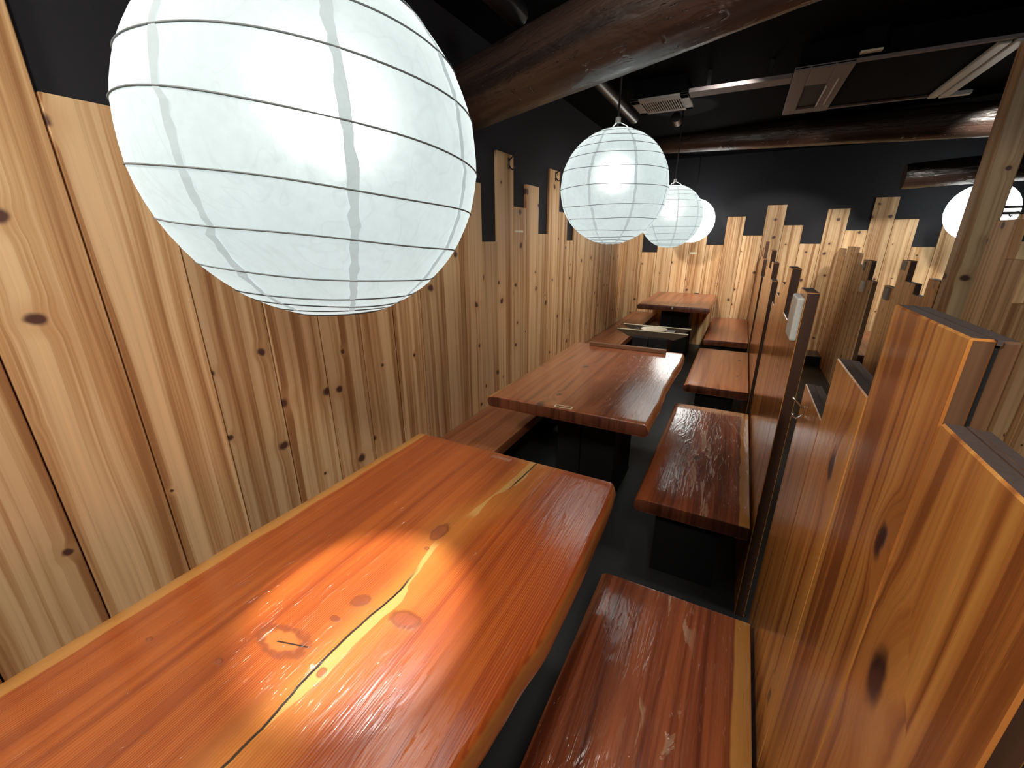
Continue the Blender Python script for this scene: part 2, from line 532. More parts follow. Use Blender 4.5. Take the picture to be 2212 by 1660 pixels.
def bench_extra(g, col, h, r, sep):
    X, Y = sep.outputs[0], sep.outputs[1]
    col, h, r = slab_extra(None, 0.430, 0.042)(g, col, h, r, sep)
    info = g.node('ShaderNodeObjectInfo').outputs['Random']
    n1 = g.noise(g.xyz(g.math('MULTIPLY', X, 26.0), g.math('MULTIPLY', Y, 4.2), g.math('MULTIPLY', info, 50.0)), 1.0, 4.0, 0.65, 0.7)
    near = g.ss(g.math('ABSOLUTE', g.math('SUBTRACT', X, 0.235)), 0.075, 0.02)
    m = g.math('MULTIPLY', g.ss(n1, 0.55, 0.60), near)
    col = g.mix(g.math('MULTIPLY', m, 0.75), col, (0.46, 0.27, 0.16))
    h = g.math('SUBTRACT', h, g.math('MULTIPLY', m, 0.8))
    r = g.math('ADD', r, g.math('MULTIPLY', m, 0.15))
    return col, h, r


RED = dict(light=(0.50, 0.113, 0.017), mid=(0.415, 0.082, 0.012), dark=(0.30, 0.051, 0.009), knotc=(0.10, 0.022, 0.012))
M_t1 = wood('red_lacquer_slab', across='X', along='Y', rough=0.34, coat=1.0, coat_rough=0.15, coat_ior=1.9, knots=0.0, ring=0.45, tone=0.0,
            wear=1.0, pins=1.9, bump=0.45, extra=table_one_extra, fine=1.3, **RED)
M_t2 = wood('brown_lacquer_slab', light=(0.40, 0.125, 0.045), mid=(0.31, 0.088, 0.032), dark=(0.17, 0.042, 0.017), knotc=(0.07, 0.022, 0.014),
            across='X', along='Y', rough=0.32, coat=1.0, coat_rough=0.14, coat_ior=2.1, knots=0.35, tone=0.05, wear=0.6,
            extra=slab_extra(-1.0, None, 0.02))
M_t4 = wood('russet_lacquer_slab', light=(0.50, 0.17, 0.07), mid=(0.40, 0.12, 0.05), dark=(0.24, 0.065, 0.03), knotc=(0.1, 0.03, 0.02),
            across='X', along='Y', rough=0.38, coat=0.5, coat_rough=0.25, knots=0.2, tone=0.0, wear=0.2)
M_benchR = wood('brown_bench_slab', light=(0.32, 0.085, 0.028), mid=(0.22, 0.051, 0.017), dark=(0.12, 0.026, 0.010), knotc=(0.05, 0.014, 0.01),
                across='X', along='Y', rough=0.30, coat=1.0, coat_rough=0.10, coat_ior=1.8, knots=0.3, tone=0.06, wear=1.5, bump=0.45,
                extra=bench_extra)
M_benchO = wood('orange_bench_slab', light=(0.56, 0.22, 0.085), mid=(0.47, 0.165, 0.06), dark=(0.33, 0.10, 0.035), knotc=(0.12, 0.03, 0.02),
                across='X', along='Y', rough=0.38, coat=0.4, coat_rough=0.22, knots=0.25, tone=0.0, wear=0.15)
M_benchL = wood('wall_bench_slab', light=(0.36, 0.13, 0.052), mid=(0.28, 0.092, 0.036), dark=(0.17, 0.052, 0.022), knotc=(0.08, 0.024, 0.015),
                across='X', along='Y', rough=0.42, coat=0.35, coat_rough=0.25, knots=0.25, tone=0.0, wear=0.2)


def paper_material(name, emit, tint, fwd):
    g = N(name)
    tc = g.node('ShaderNodeTexCoord').outputs['Object']
    f1 = g.noise(tc, 9.0, 4.0, 0.6, 0.8)
    f2 = g.noise(tc, 75.0, 3.0, 0.6)
    cr_ = g.noise(tc, 5.0, 2.0, 0.5, 2.5)
    crease = g.ss(g.math('ABSOLUTE', g.math('SUBTRACT', cr_, 0.5)), 0.0, 0.02, 0.94, 1.0)
    k = g.math('ADD', g.lin(f1, 0.3, 0.7, 0.93, 1.03), g.lin(f2, 0.3, 0.7, -0.03, 0.03))
    k = g.math('MULTIPLY', k, crease)
    em = g.node('ShaderNodeEmission')
    em.inputs[0].default_value = tint + (1,)
    g.put(em.inputs[1], g.math('MULTIPLY', k, emit))
    df = g.node('ShaderNodeBsdfDiffuse')
    df.inputs[0].default_value = (0.20, 0.215, 0.215, 1)
    nrm = g.bump(g.math('ADD', f1, g.math('MULTIPLY', f2, 0.4)), 0.2, 0.01)
    g.put(df.inputs['Normal'], nrm)
    nrm2 = g.bump(f2, 0.10, 0.004)
    lobes = []
    for ro in (0.46, 0.85):
        rf = g.node('ShaderNodeBsdfRefraction')
        rf.inputs['Color'].default_value = (0.97, 1.0, 0.97, 1)
        rf.inputs['IOR'].default_value = 1.25
        g.put(rf.inputs['Normal'], nrm2)
        g.put(rf.inputs['Roughness'], g.lin(f2, 0.3, 0.7, ro - 0.05, ro + 0.06))
        lobes.append(rf)
    lm = g.node('ShaderNodeMixShader')
    lm.inputs[0].default_value = 0.22
    g.t.links.new(lobes[0].outputs[0], lm.inputs[1])
    g.t.links.new(lobes[1].outputs[0], lm.inputs[2])
    mx = g.node('ShaderNodeMixShader')
    mx.inputs[0].default_value = fwd
    g.t.links.new(df.outputs[0], mx.inputs[1])
    g.t.links.new(lm.outputs[0], mx.inputs[2])
    ad = g.node('ShaderNodeAddShader')
    g.t.links.new(mx.outputs[0], ad.inputs[0])
    g.t.links.new(em.outputs[0], ad.inputs[1])
    g.t.links.new(ad.outputs[0], g.out.inputs[0])
    return g.mat


TINT = (0.85, 1.0, 0.99)
M_paper = paper_material('lit_washi_paper', PAPER_EMIT, TINT, PAPER_FWD)
M_seam = paper_material('doubled_washi_paper', PAPER_EMIT * 0.76, TINT, 0.02)
M_paperB = paper_material('bright_washi_paper', 3.0, (0.98, 1.0, 0.97), 0.12)
M_seamB = paper_material('bright_doubled_washi', 4.5, (0.97, 1.0, 0.98), 0.05)
g = N('glowing_bulb')
em = g.node('ShaderNodeEmission')
em.inputs[0].default_value = (1.0, 0.99, 0.95, 1)
em.inputs[1].default_value = BULB
g.t.links.new(em.outputs[0], g.out.inputs[0])
M_bulb = g.mat
M_wire = plain('grey_rib_wire', (0.16, 0.18, 0.18), 0.6)

# ------------------------------------------------------------------ room shell
XL, YB = -1.35, 6.42
XR, YF = 3.3, -1.4


def wallbox(name, *a, mat=None):
    o = MB().box(*a).build(name, mat)
    return tag(o, kind='structure')


floor = wallbox('floor', XL - 0.3, XR + 0.1, YF - 0.1, YB + 0.1, -0.1, 0.0, mat=M_floor)
ceil = wallbox('ceiling', XL - 0.3, XR + 0.1, YF - 0.1, YB + 0.1, CEIL, CEIL + 0.1, mat=M_ceil)
wl = wallbox('wall_left', XL - 0.1, XL, YF, 5.40, 0.0, CEIL, mat=M_blackwall)
MB().box(XL - 0.25, XL - 0.15, 5.40, YB, 0.0, CEIL).build('recess_panel', M_blackwall, wl)
MB().box(XL - 0.15, XL, 5.40, 5.42, 0.0, CEIL).build('recess_return', M_blackwall, wl)
wb = wallbox('wall_back', XL - 0.25, XR, YB, YB + 0.1, 0.0, CEIL, mat=M_blackwall)
wr = wallbox('wall_right', XR, XR + 0.1, YF, YB, 0.0, CEIL, mat=M_blackwall)
wf = wallbox('wall_front', XL - 0.1, XR, YF - 0.1, YF, 0.0, CEIL, mat=M_blackwall)


def plank_mesh(name, w, t, h, mats, bev=0.002):
    """upright board: X across (centred), front at -Y, Z up; slot 1 = sides, slot 2 = top"""
    bm = bmesh.new()
    bmesh.ops.create_cube(bm, size=1.0)
    for v in bm.verts:
        v.co = (v.co.x * w, v.co.y * t, (v.co.z + 0.5) * h)
    bmesh.ops.bevel(bm, geom=bm.edges[:], offset=bev, segments=1, affect='EDGES', profile=0.5)
    me = bpy.data.meshes.new(name)
    for f in bm.faces:
        n = f.normal
        f.material_index = 0
        if len(mats) > 1:
            if n.z > 0.9:
                f.material_index = 2
            elif abs(n.x) > 0.9:
                f.material_index = 1
    bm.to_mesh(me)
    bm.free()
    for m in mats:
        me.materials.append(m)
    return me


def plank(parent, w, t, h, loc, rz, mats, name='plank', bev=0.002):
    o = bpy.data.objects.new(name, plank_mesh(name, w, t, h, mats, bev))
    link(o, parent)
    o.location = loc
    o.rotation_euler = (0, 0, rz)
    return o


rng = random.Random(5)
# left wall: boards of uneven height, front face at x = -1.33 (rz = +90deg turns -Y front to +X)
left_tops = {2: 2.05, 3: 1.733, 4: 1.62, 5: 1.80, 6: 1.56, 7: 1.72, 8: 1.50, 9: 1.78, 10: 1.62, 11: 1.90}
y = 0.431 - 3 * 0.19
edges = [0.242 - 2 * 0.19 + 0.19 * i for i in range(4)] + [0.431 + 0.1911 * (i + 1) for i in range(9)]
edges += [2.33, 2.54, 2.718, 2.923, 3.105, 3.312, 3.50, 3.682]
while edges[-1] < 5.2:
    edges.append(edges[-1] + 0.19)
edges[-1] = 5.38
fixed = {2.33: 1.43, 2.54: 1.925, 2.718: 1.638, 2.923: 1.784, 3.105: 1.478, 3.312: 1.925, 3.50: 1.644, 3.682: 1.428}
for i in range(len(edges) - 1):
    a, b = edges[i], edges[i + 1]
    h = None
    for k, v in fixed.items():
        if abs(b - k) < 1e-6:
            h = v
    if h is None:
        if b < 0.25:
            h = 1.6 + 0.1 * i
        elif b < 0.44:
            h = 2.12
        elif b < 0.63:
            h = 1.737
        elif b < 2.0:
            h = rng.choice([1.55, 1.7, 1.62, 1.82, 1.5])
        elif b < 2.2:
            h = 1.734
        elif b < 4.3:
            h = rng.choice([1.60, 1.72, 1.66])
        else:
            h = rng.choice([1.50, 1.58, 1.64])
    plank(wl, b - a - 0.0035, 0.020 + rng.uniform(-0.002, 0.002), h, (-1.340, (a + b) / 2, 0.0), math.pi / 2, [M_cedar])
# recess boards beyond the dark gap
for i in range(3):
    a = 5.60 + i * 0.265
    plank(wl, 0.262, 0.02, [1.50, 1.62, 1.45][i], (XL - 0.14, a + 0.13, 0.0), math.pi / 2, [M_cedar])
# back wall
bx = [-1.4925 + 0.2075 * i for i in range(6)] + [-0.2475, -0.039, 0.178, 0.386, 0.592, 0.801, 1.013, 1.219, 1.430, 1.642, 1.848, 2.055, 2.262, 2.470, 2.678, 2.885, 3.09, 3.298]
btop = [1.60, 1.254, 1.64, 1.56, 1.66, 1.353, 1.700, 1.472, 1.822, 1.587, 1.374, 1.761, 1.523, 1.867, 1.634, 1.344, 1.80, 1.50, 1.685, 1.403, 1.72, 1.5, 1.65]
for i in range(len(bx) - 1):
    a, b = bx[i], bx[i + 1]
    plank(wb, b - a - 0.0035, 0.020 + rng.uniform(-0.002, 0.002), btop[i], ((a + b) / 2, 6.410, 0.0), 0.0, [M_cedar])

# ------------------------------------------------------------------ booth partitions


def partition(x, spans, label, t=0.035, backing=False, mats=None):
    root = empty('booth_partition', (x, spans[0][0], 0))
    tag(root, label, 'partition', 'stepped wooden partitions', 'thing')
    mats = mats or [M_part, M_edge, M_endgrain]
    for (a, b, h) in spans:
        yc = (a + b) / 2 - spans[0][0]
        if backing:
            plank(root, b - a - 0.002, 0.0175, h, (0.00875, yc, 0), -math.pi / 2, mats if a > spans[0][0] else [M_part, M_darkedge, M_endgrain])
            plank(root, b - a - 0.006, 0.0138, h - 0.001, (0.0281, yc, 0), -math.pi / 2, [M_edge, M_edge, M_endgrain], 'backing_board')
            MB().box(0.0175, 0.0212, yc - (b - a) / 2 + 0.004, yc + (b - a) / 2 - 0.004, 0.02, h - 0.005).build('dark_core', M_black, root)
            MB().box(0.0175, 0.0212, yc - (b - a) / 2 + 0.001, yc + (b - a) / 2 - 0.001, h - 0.005, h - 0.0002).build('core_cap', M_endgrain, root)
        else:
            plank(root, b - a - 0.002, t, h, (t / 2, yc, 0), -math.pi / 2, mats)
    return root


PX = 0.19
P1 = partition(PX, [(0.30, 0.51, 1.284), (0.51, 0.738, 1.365), (0.738, 0.975, 1.231), (0.975, 1.232, 1.10)],
               'orange lacquered plank partition behind the nearest bench, in the foreground', backing=True)
P2 = partition(PX, [(1.565, 1.73, 1.29), (1.73, 1.925, 1.227), (1.925, 2.13, 1.146), (2.13, 2.30, 1.327), (2.30, 2.49, 1.243), (2.49, 2.68, 1.17), (2.68, 2.86, 1.10)],
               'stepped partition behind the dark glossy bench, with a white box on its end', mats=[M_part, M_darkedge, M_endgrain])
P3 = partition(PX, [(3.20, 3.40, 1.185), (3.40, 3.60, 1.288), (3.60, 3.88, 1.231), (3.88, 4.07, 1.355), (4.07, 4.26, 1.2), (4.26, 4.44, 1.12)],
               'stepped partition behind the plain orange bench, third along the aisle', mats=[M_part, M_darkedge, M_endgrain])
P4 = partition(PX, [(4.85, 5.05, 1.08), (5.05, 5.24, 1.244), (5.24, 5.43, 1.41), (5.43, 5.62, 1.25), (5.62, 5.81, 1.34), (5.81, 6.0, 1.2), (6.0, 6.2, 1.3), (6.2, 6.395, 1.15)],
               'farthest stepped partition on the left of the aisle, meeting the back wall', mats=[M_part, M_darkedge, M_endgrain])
RX = 1.0
PA = partition(RX, [(4.60, 4.80, 1.095), (4.80, 5.12, 1.253), (5.12, 5.34, 1.20), (5.34, 5.55, 1.303), (5.55, 5.96, 1.355), (5.96, 6.18, 1.25), (6.18, 6.395, 1.33)],
               'light partition right of the aisle carrying a round emblem, against the back wall', mats=[M_cedar, M_edge, M_endgrain])
P5 = partition(RX, [(3.245, 3.42, 1.217), (3.42, 3.61, 1.104), (3.61, 3.82, 1.167), (3.82, 4.0, 1.298), (4.0, 4.25, 1.10)],
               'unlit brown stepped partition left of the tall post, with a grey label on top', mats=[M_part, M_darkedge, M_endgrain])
P6 = partition(RX, [(1.60, 1.78, 1.15), (1.78, 1.96, 1.24), (1.96, 2.13, 1.05), (2.13, 2.30, 1.1), (2.30, 2.478, 1.195), (2.478, 2.66, 1.36), (2.66, 2.86, 1.52)],
               'shaded partition in front of the tall post, stepping down towards the right', mats=[M_cedar, M_cedar, M_cedar])
post = plank(None, 0.112, 0.112, CEIL - 0.001, (1.056, 3.179, 0), 0, [M_cedar], 'wooden_post', 0.006)
tag(post, 'tall square knotty wooden post rising to the ceiling in front of a lantern', 'post')

# ------------------------------------------------------------------ tables and benches


def interp(tab, y):
    if y <= tab[0][0]:
        return tab[0][1]
    for (a, p), (b, q) in zip(tab, tab[1:]):
        if y <= b:
            f = (y - a) / (b - a)
            f = f * f * (3 - 2 * f)
            return p + (q - p) * f
    return tab[-1][1]


def slab(name, parent, xl, xr, y0, y1, ztop, th, mat, wob=0.004, seed=1, tabr=None, live_l=False, live_r=True, n=44, endm=None):
    r = random.Random(seed)
    ph = [r.uniform(0, 6.28) for _ in range(4)]
    rings = []
    ys = [y0, y0 + 0.002] + [y0 + 0.006 + (y1 - y0 - 0.012) * i / n for i in range(n + 1)] + [y1 - 0.002, y1]
    for i, y in enumerate(ys):
        e = 0.0
        if i == 0 or i == len(ys) - 1:
            e = 0.0045
        elif i == 1 or i == len(ys) - 2:
            e = 0.001
        w = wob * (math.sin(y * 7 + ph[0]) + 0.5 * math.sin(y * 17 + ph[1]) + 0.25 * math.sin(y * 41 + ph[3]))
        w2 = wob * (math.sin(y * 6 + ph[2]) + 0.5 * math.sin(y * 15 + ph[3]))
        R_ = (interp(tabr, y) if tabr else xr) + (w * 0.4 if tabr else w if live_r else 0)
        L_ = xl + (w2 if live_l else 0)
        zt, zb = ztop - e, ztop - th + e
        pl = [(L_ + 0.012, y, zb), (L_ + 0.003, y, zb + 0.012), (L_, y, (zt + zb) / 2), (L_ + 0.004, y, zt - 0.010), (L_ + 0.016, y, zt - 0.002), (L_ + 0.040, y, zt)]
        if live_r:
            pr = [(R_ - 0.030, y, zt), (R_ - 0.007, y, zt - 0.0006), (R_ - 0.001, y, zt - 0.0045), (R_ + 0.006, y, zt - 0.017), (R_ + 0.012, y, zt - th * 0.55), (R_ + 0.008, y, zb + 0.010), (R_ - 0.004, y, zb)]
        else:
            pr = [(R_ - 0.03, y, zt), (R_ - 0.004, y, zt), (R_ - 0.001, y, zt - 0.0015), (R_, y, zt - 0.006), (R_, y, (zt + zb) / 2), (R_, y, zb + 0.004), (R_ - 0.003, y, zb)]
        rings.append(pl + pr)
    mb = MB().loft(rings)
    mb.m[-1] = mb.m[-2] = 1
    o = mb.build(name, [mat, endm or M_shadedend], parent)
    return shade_auto(o, 30)


def table_base(root, xc, yc, wid=0.33, dep=0.46, zt=0.66):
    p = MB()
    p.box(xc - wid / 2, xc - wid / 2 + 0.135, yc - dep / 2, yc + dep / 2, 0.02, zt - 0.055, 0.004)
    p.box(xc - wid / 2 + 0.14, xc + wid / 2, yc - dep / 2 + 0.004, yc + dep / 2, 0.02, zt - 0.055, 0.004)
    p.build('pedestal', M_black, root)
    MB().box(xc - wid / 2 - 0.004, xc + wid / 2 + 0.004, yc - dep / 2 - 0.004, yc + dep / 2 + 0.004, 0.0, 0.022, 0.002).build('foot_plate', M_black, root)


def rail_mesh(name, xc, y, half, zt, hgt, th, mat, root):
    """channel with ends cut at a slant, longer at the top"""
    c = 0.11
    prof = [(xc - half, zt), (xc - half, zt - 0.008), (xc - half + c, zt - hgt), (xc + half - c, zt - hgt), (xc + half, zt - 0.008), (xc + half, zt)]
    return MB().loft([[(x, y - th / 2, z) for x, z in prof], [(x, y + th / 2, z) for x, z in prof]]).build(name, mat, root)


def table(label, x0, x1, y0, y1, mat, seed, tabr=None, wob=0.004, th=0.06):
    root = empty('dining_table', (0, 0, 0))
    tag(root, label, 'table', 'slab topped booth tables')
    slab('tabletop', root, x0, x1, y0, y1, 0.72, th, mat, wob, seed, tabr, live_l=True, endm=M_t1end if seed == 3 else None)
    xc, yc = -0.625, (y0 + y1) / 2
    table_base(root, xc, yc, zt=0.72 - th)
    for dy in (-0.125, 0.125):
        rail_mesh('support_rail', xc, yc + dy, 0.30, 0.72 - th, 0.055, 0.03, M_black, root)
    return root


T1R = [(-0.12, -0.262), (0.305, -0.258), (0.38, -0.250), (0.447, -0.244), (0.577, -0.231), (0.77, -0.232), (0.94, -0.239), (1.07, -0.243), (1.16, -0.252)]
T1 = table('nearest table, red lacquered slab with a long pale split and knots', -1.045, -0.25, -0.12, 1.158, M_t1, 3, T1R, 0.003, 0.07)
T2 = table('second table from the front, glossy brown slab under the smaller lantern', -1.005, -0.248, 1.645, 2.915, M_t2, 8)
T4 = table('farthest table, russet slab standing against the back wall', -1.01, -0.238, 5.04, 6.345, M_t4, 12, None, 0.002)

# third table: the base only, its top is missing
T3 = empty('trestle', (0, 0, 0))
tag(T3, 'bare black table base without a top, two light-edged rails on its pedestal', 'table base')
table_base(T3, -0.62, 3.96, 0.30, 0.36, 0.66)
for yy in (3.84, 4.085):
    rail_mesh('support_rail', -0.62, yy, 0.307, 0.655, 0.06, 0.006, M_railwood, T3)
    MB().box(-0.927, -0.313, yy - 0.006, yy + 0.006, 0.655, 0.661, 0.001).build('rail_lip', M_lip, T3)
MB().box(-0.80, -0.44, 3.85, 4.075, 0.603, 0.642).build('top_plate', M_blackmetal, T3)
pl = MB()
rings = []
for (rr, zz) in [(0.0001, 0.6425), (0.07, 0.6425), (0.10, 0.648), (0.113, 0.656), (0.115, 0.658), (0.112, 0.6585), (0.098, 0.651), (0.07, 0.6465), (0.0001, 0.646)]:
    rings.append([(-0.62 + rr * math.cos(2 * math.pi * j / 40), 3.962 + rr * math.sin(2 * math.pi * j / 40), zz) for j in range(40)])
pl.loft(rings, True, False)
plate = shade_auto(pl.build('round_plate', plain('pale_ceramic', (0.72, 0.66, 0.50), 0.35)), 40)
tag(plate, 'round pale plate lying between the rails of the topless table base', 'plate')
wh = MB().tube([(-0.80, 3.70, 0.50), (-0.795, 3.62, 0.53), (-0.74, 3.60, 0.535), (-0.66, 3.60, 0.51), (-0.62, 3.62, 0.48), (-0.62, 3.70, 0.45), (-0.62, 3.785, 0.45)], 0.004, 8)
wh.build('wire_handle', M_steel, T3)


def bench(label, x0, x1, y0, y1, mat, seed, group='booth benches beside the partitions', zt=0.42):
    root = empty('bench', (0, 0, 0))
    tag(root, label, 'bench', group)
    s = slab('seat', root, 0.0, x1 - x0, 0.0, y1 - y0, 0.0, 0.062, mat, 0.0015, seed, None, live_l=False, live_r=False, n=12)
    s.location = (x0, y0, zt)
    # the sapwood strip of the seat material is written around x = 0 .. width
    for yy in (y0 + 0.16, y1 - 0.16):
        MB().box((x0 + x1) / 2 - 0.13, (x0 + x1) / 2 + 0.13, yy - 0.06, yy + 0.06, 0.0, zt - 0.062, 0.004).build('support', M_black, root)
    return root


M_benchR2 = M_benchR
B1 = bench('nearest bench, brown glossy seat with an orange stripe, right of the red table', -0.252, 0.178, -0.12, 1.10, M_benchR, 21)
B2 = bench('dark glossy bench with worn pale streaks, second from the front', -0.250, 0.180, 1.565, 2.775, M_benchR, 22)
B3 = bench('plain orange-brown bench, third from the front beside the aisle partitions', -0.245, 0.182, 3.20, 4.42, M_benchO, 23)
B4 = bench('small russet bench at the far end beside the farthest table', -0.240, 0.184, 4.85, 6.33, M_t4, 24)
BR = bench('russet bench right of the aisle, seen between two partitions', 1.045, 1.46, 4.80, 6.15, M_t4, 25)
BL = empty('wall_bench', (0, 0, 0))
tag(BL, 'long brown bench running along the planked left wall', 'bench')
s = slab('seat', BL, 0.0, 0.358, 0.0, 6.75, 0.0, 0.06, M_benchL, 0.0015, 31, None, live_l=False, live_r=False, n=30)
s.location = (-1.329, -0.4, 0.42)
for yy in (-0.2, 0.9, 1.9, 3.0, 4.1, 5.2, 6.1):
    MB().box(-1.30, -1.08, yy - 0.06, yy + 0.06, 0.0, 0.36, 0.004).build('support', M_black, BL)

# ------------------------------------------------------------------ paper lanterns
LAT_ = [-73, -68, -61, -48, -34, -19, -2, 15, 29, 41, 53, 64, 74]
LR = 0.25


def lantern(c, label, rot, seed, cord_top=CEIL, wireR=0.0012, bulb_off=(0, 0, 0.05), lat0=-88.5, bright=False, lats=None, tilt=0.0):
    r = random.Random(seed)
    LAT = lats or ([lat0] + ([-82, -76] if lat0 < -80 else []) + LAT_[1:])
    root = empty('paper_lantern', c)
    tag(root, label, 'lantern', 'round white paper lanterns')
    # profile: straight paper between ribs, slight outward sag
    seg = 96
    prof = []
    for i, la in enumerate(LAT):
        prof.append((la, 1.0, i))
        if i < len(LAT) - 1:
            for k in (0.33, 0.67):
                prof.append((la + (LAT[i + 1] - la) * k, None, i))
    ph = [[r.uniform(0, 6.28) for _ in range(3)] for _ in LAT]

    def ring_pt(i, a):
        la = math.radians(LAT[i] + 0.8 * math.sin(a + ph[i][0]) + 0.5 * math.sin(2 * a + ph[i][1]) + 0.25 * math.sin(5 * a + ph[i][2]) - tilt * math.cos(math.radians(LAT[i])) * math.sin(a + 0.7))
        if i in (0, len(LAT) - 1):
            la = math.radians(LAT[i])
        return Vector((math.cos(a) * math.cos(la), math.sin(a) * math.cos(la), math.sin(la))) * LR

    rings = []
    for (la, f, i) in prof:
        ring = []
        for j in range(seg):
            a = 2 * math.pi * j / seg
            if f:
                p = ring_pt(i, a)
            else:
                k = (la - LAT[i]) / (LAT[i + 1] - LAT[i])
                p = ring_pt(i, a) * (1 - k) + ring_pt(i + 1, a) * k
                crk = 0.0016 * math.sin(a * 8 * 1.0 + i) + r.uniform(-0.0006, 0.0006)
                p = p * (1 + 0.006 + crk)
            ring.append(p)
        rings.append(ring)
    paper = MB().loft(rings, True, False).build('paper_shade', M_paperB if bright else M_paper, root, smooth=True)
    # ribs
    for i in range(len(LAT)):
        pts = [ring_pt(i, 2 * math.pi * j / 72) * 1.003 for j in range(72)]
        MB().tube(pts, wireR if 0 < i < len(LAT) - 1 else 0.002, 6, closed=True).build('wire_rib', M_wire, root, smooth=True)
    # glued seams of the gores: jagged doubled strips
    for k in range(8):
        a0 = rot + k * math.pi / 4 + r.uniform(-0.02, 0.02)
        mb = MB()
        L_, R_ = [], []
        for i in range(1, len(LAT) - 2):
            for q in range(6):
                f = q / 6
                la = LAT[i] + (LAT[i + 1] - LAT[i]) * f
                base = 0.03 * math.sin(i * 1.3 + k) * (1 if k % 2 else 0.25)
                j1 = base + r.uniform(-0.006, 0.006)
                wa = (0.045 + r.uniform(-0.012, 0.012)) * (1.1 if abs(la) < 45 else 0.8) / max(0.35, math.cos(math.radians(la)))
                for lst, s_ in ((L_, -0.5), (R_, 0.5)):
                    a = a0 + j1 + s_ * wa
                    p = ring_pt(i, a) * (1 - f) + ring_pt(i + 1, a) * f
                    lst.append(p * (1.0105 if q else 1.0045))
        n = len(L_)
        mb.v = L_ + R_
        mb.f = [(i, n + i, n + i + 1, i + 1) for i in range(n - 1)]
        mb.m = [0] * (n - 1)
        mb.build('paper_seam', M_seamB if bright else M_seam, root)
    # bulb, socket, top cap, cord
    bm = bmesh.new()
    bmesh.ops.create_uvsphere(bm, u_segments=20, v_segments=12, radius=0.02)
    me = bpy.data.meshes.new('bulb')
    bm.to_mesh(me)
    bm.free()
    for p in me.polygons:
        p.use_smooth = True
    me.materials.append(M_bulb)
    b = bpy.data.objects.new('bulb', me)
    link(b, root)
    b.location = bulb_off
    MB().cyl((bulb_off[0], bulb_off[1], bulb_off[2] + 0.030), (bulb_off[0], bulb_off[1], bulb_off[2] + 0.105), 0.016, 16).build('socket', M_white, root, smooth=False)
    top = LR * math.sin(math.radians(LAT[-1]))
    w = MB()
    for a in (0.4, 2.5, 4.6):
        e = ring_pt(len(LAT) - 1, a)
        w.tube([e, (e.x * 0.5, e.y * 0.5, top + 0.022), (0.004 * math.cos(a), 0.004 * math.sin(a), top + 0.035)], 0.0016, 6)
    w.build('hanger_wire', M_white, root)
    w = MB().cyl((0, 0, top + 0.03), (0, 0, top + 0.052), 0.012, 14)
    w.build('cord_grip', M_grey, root)
    w = MB().tube([(0, 0, bulb_off[2] + 0.10), (0, 0, top + 0.06), (0.002, 0, (cord_top - c[2]) * 0.6), (0, 0, cord_top - c[2])], 0.0045, 8)
    w.build('cord', M_blackmetal, root)
    return root


lantern((-0.628, 0.528, 1.570), 'largest and nearest white paper lantern, hanging over the red table', math.radians(-34), 1, bulb_off=(-0.018, 0.040, 0.066), lats=[-72.5, -67, -61, -54.5, -43, -28, -13, 2.5, 18, 33, 47, 58, 66, 73], tilt=7.0)
lantern((-0.593, 2.153, 1.671), 'second paper lantern, hanging over the glossy brown table', math.radians(-53), 2)
lantern((-0.594, 4.040, 1.617), 'third paper lantern, half hidden behind the second', math.radians(-71), 3)
lantern((-0.611, 5.903, 1.643), 'farthest lantern of the left row, only its right edge showing', math.radians(-40), 4, bright=True)
lantern((1.902, 5.777, 1.670), 'paper lantern behind the tall wooden post at right', math.radians(-95), 5, bright=True)

# ------------------------------------------------------------------ logs and ceiling fittings


def log(label, a, b, ra, rb, seed, bend=0.02):
    a, b = Vector(a), Vector(b)
    L = (b - a).length
    rn = random.Random(seed)
    rings = []
    seg, n = 40, 60
    ph = [rn.uniform(0, 6.28) for _ in range(6)]
    for i in range(n + 1):
        f = i / n
        x = f * L
        r = ra + (rb - ra) * f
        if i in (0, n):
            r *= 0.96
        off = bend * math.sin(f * 3.1)
        ring = []
        for j in range(seg):
            t = 2 * math.pi * j / seg
            q = r * (1 + 0.03 * math.sin(2 * t + ph[0] + x) + 0.02 * math.sin(3 * t + ph[1] - 2 * x) + 0.02 * math.sin(x * 6 + ph[2]) * math.sin(t + ph[3])
                     + 0.012 * math.sin(11 * t + 1.5 * math.sin(x * 3)) + rn.uniform(-0.006, 0.006))
            ring.append((x, q * math.cos(t) + off, q * math.sin(t)))
        rings.append(ring)
    o = MB().loft(rings).build('log_beam', M_darkwood)
    shade_auto(o, 60)
    d = (b - a).normalized()
    zax = Vector((0, 0, 1))
    yax = zax.cross(d).normalized()
    zax = d.cross(yax)
    m = Matrix((d, yax, zax)).transposed().to_4x4()
    m.translation = a
    o.matrix_world = m
    tag(o, label, 'log beam', 'dark log beams under the ceiling', 'thing')
    return o


log('large dark log beam crossing overhead from the left wall, lit along its lower edge', (-1.345, 2.0, 2.08), (0.95, 1.407, 2.278), 0.138, 0.140, 3, 0.0)
log('thin dark log beam below the ceiling near the back wall', (-1.345, 5.25, 2.42), (2.6, 4.55, 2.20), 0.10, 0.12, 4, 0.0)
log('short dark log with a free rounded end above the right lantern', (1.22, 5.55, 1.985), (3.29, 5.45, 2.06), 0.105, 0.12, 5, 0.0)

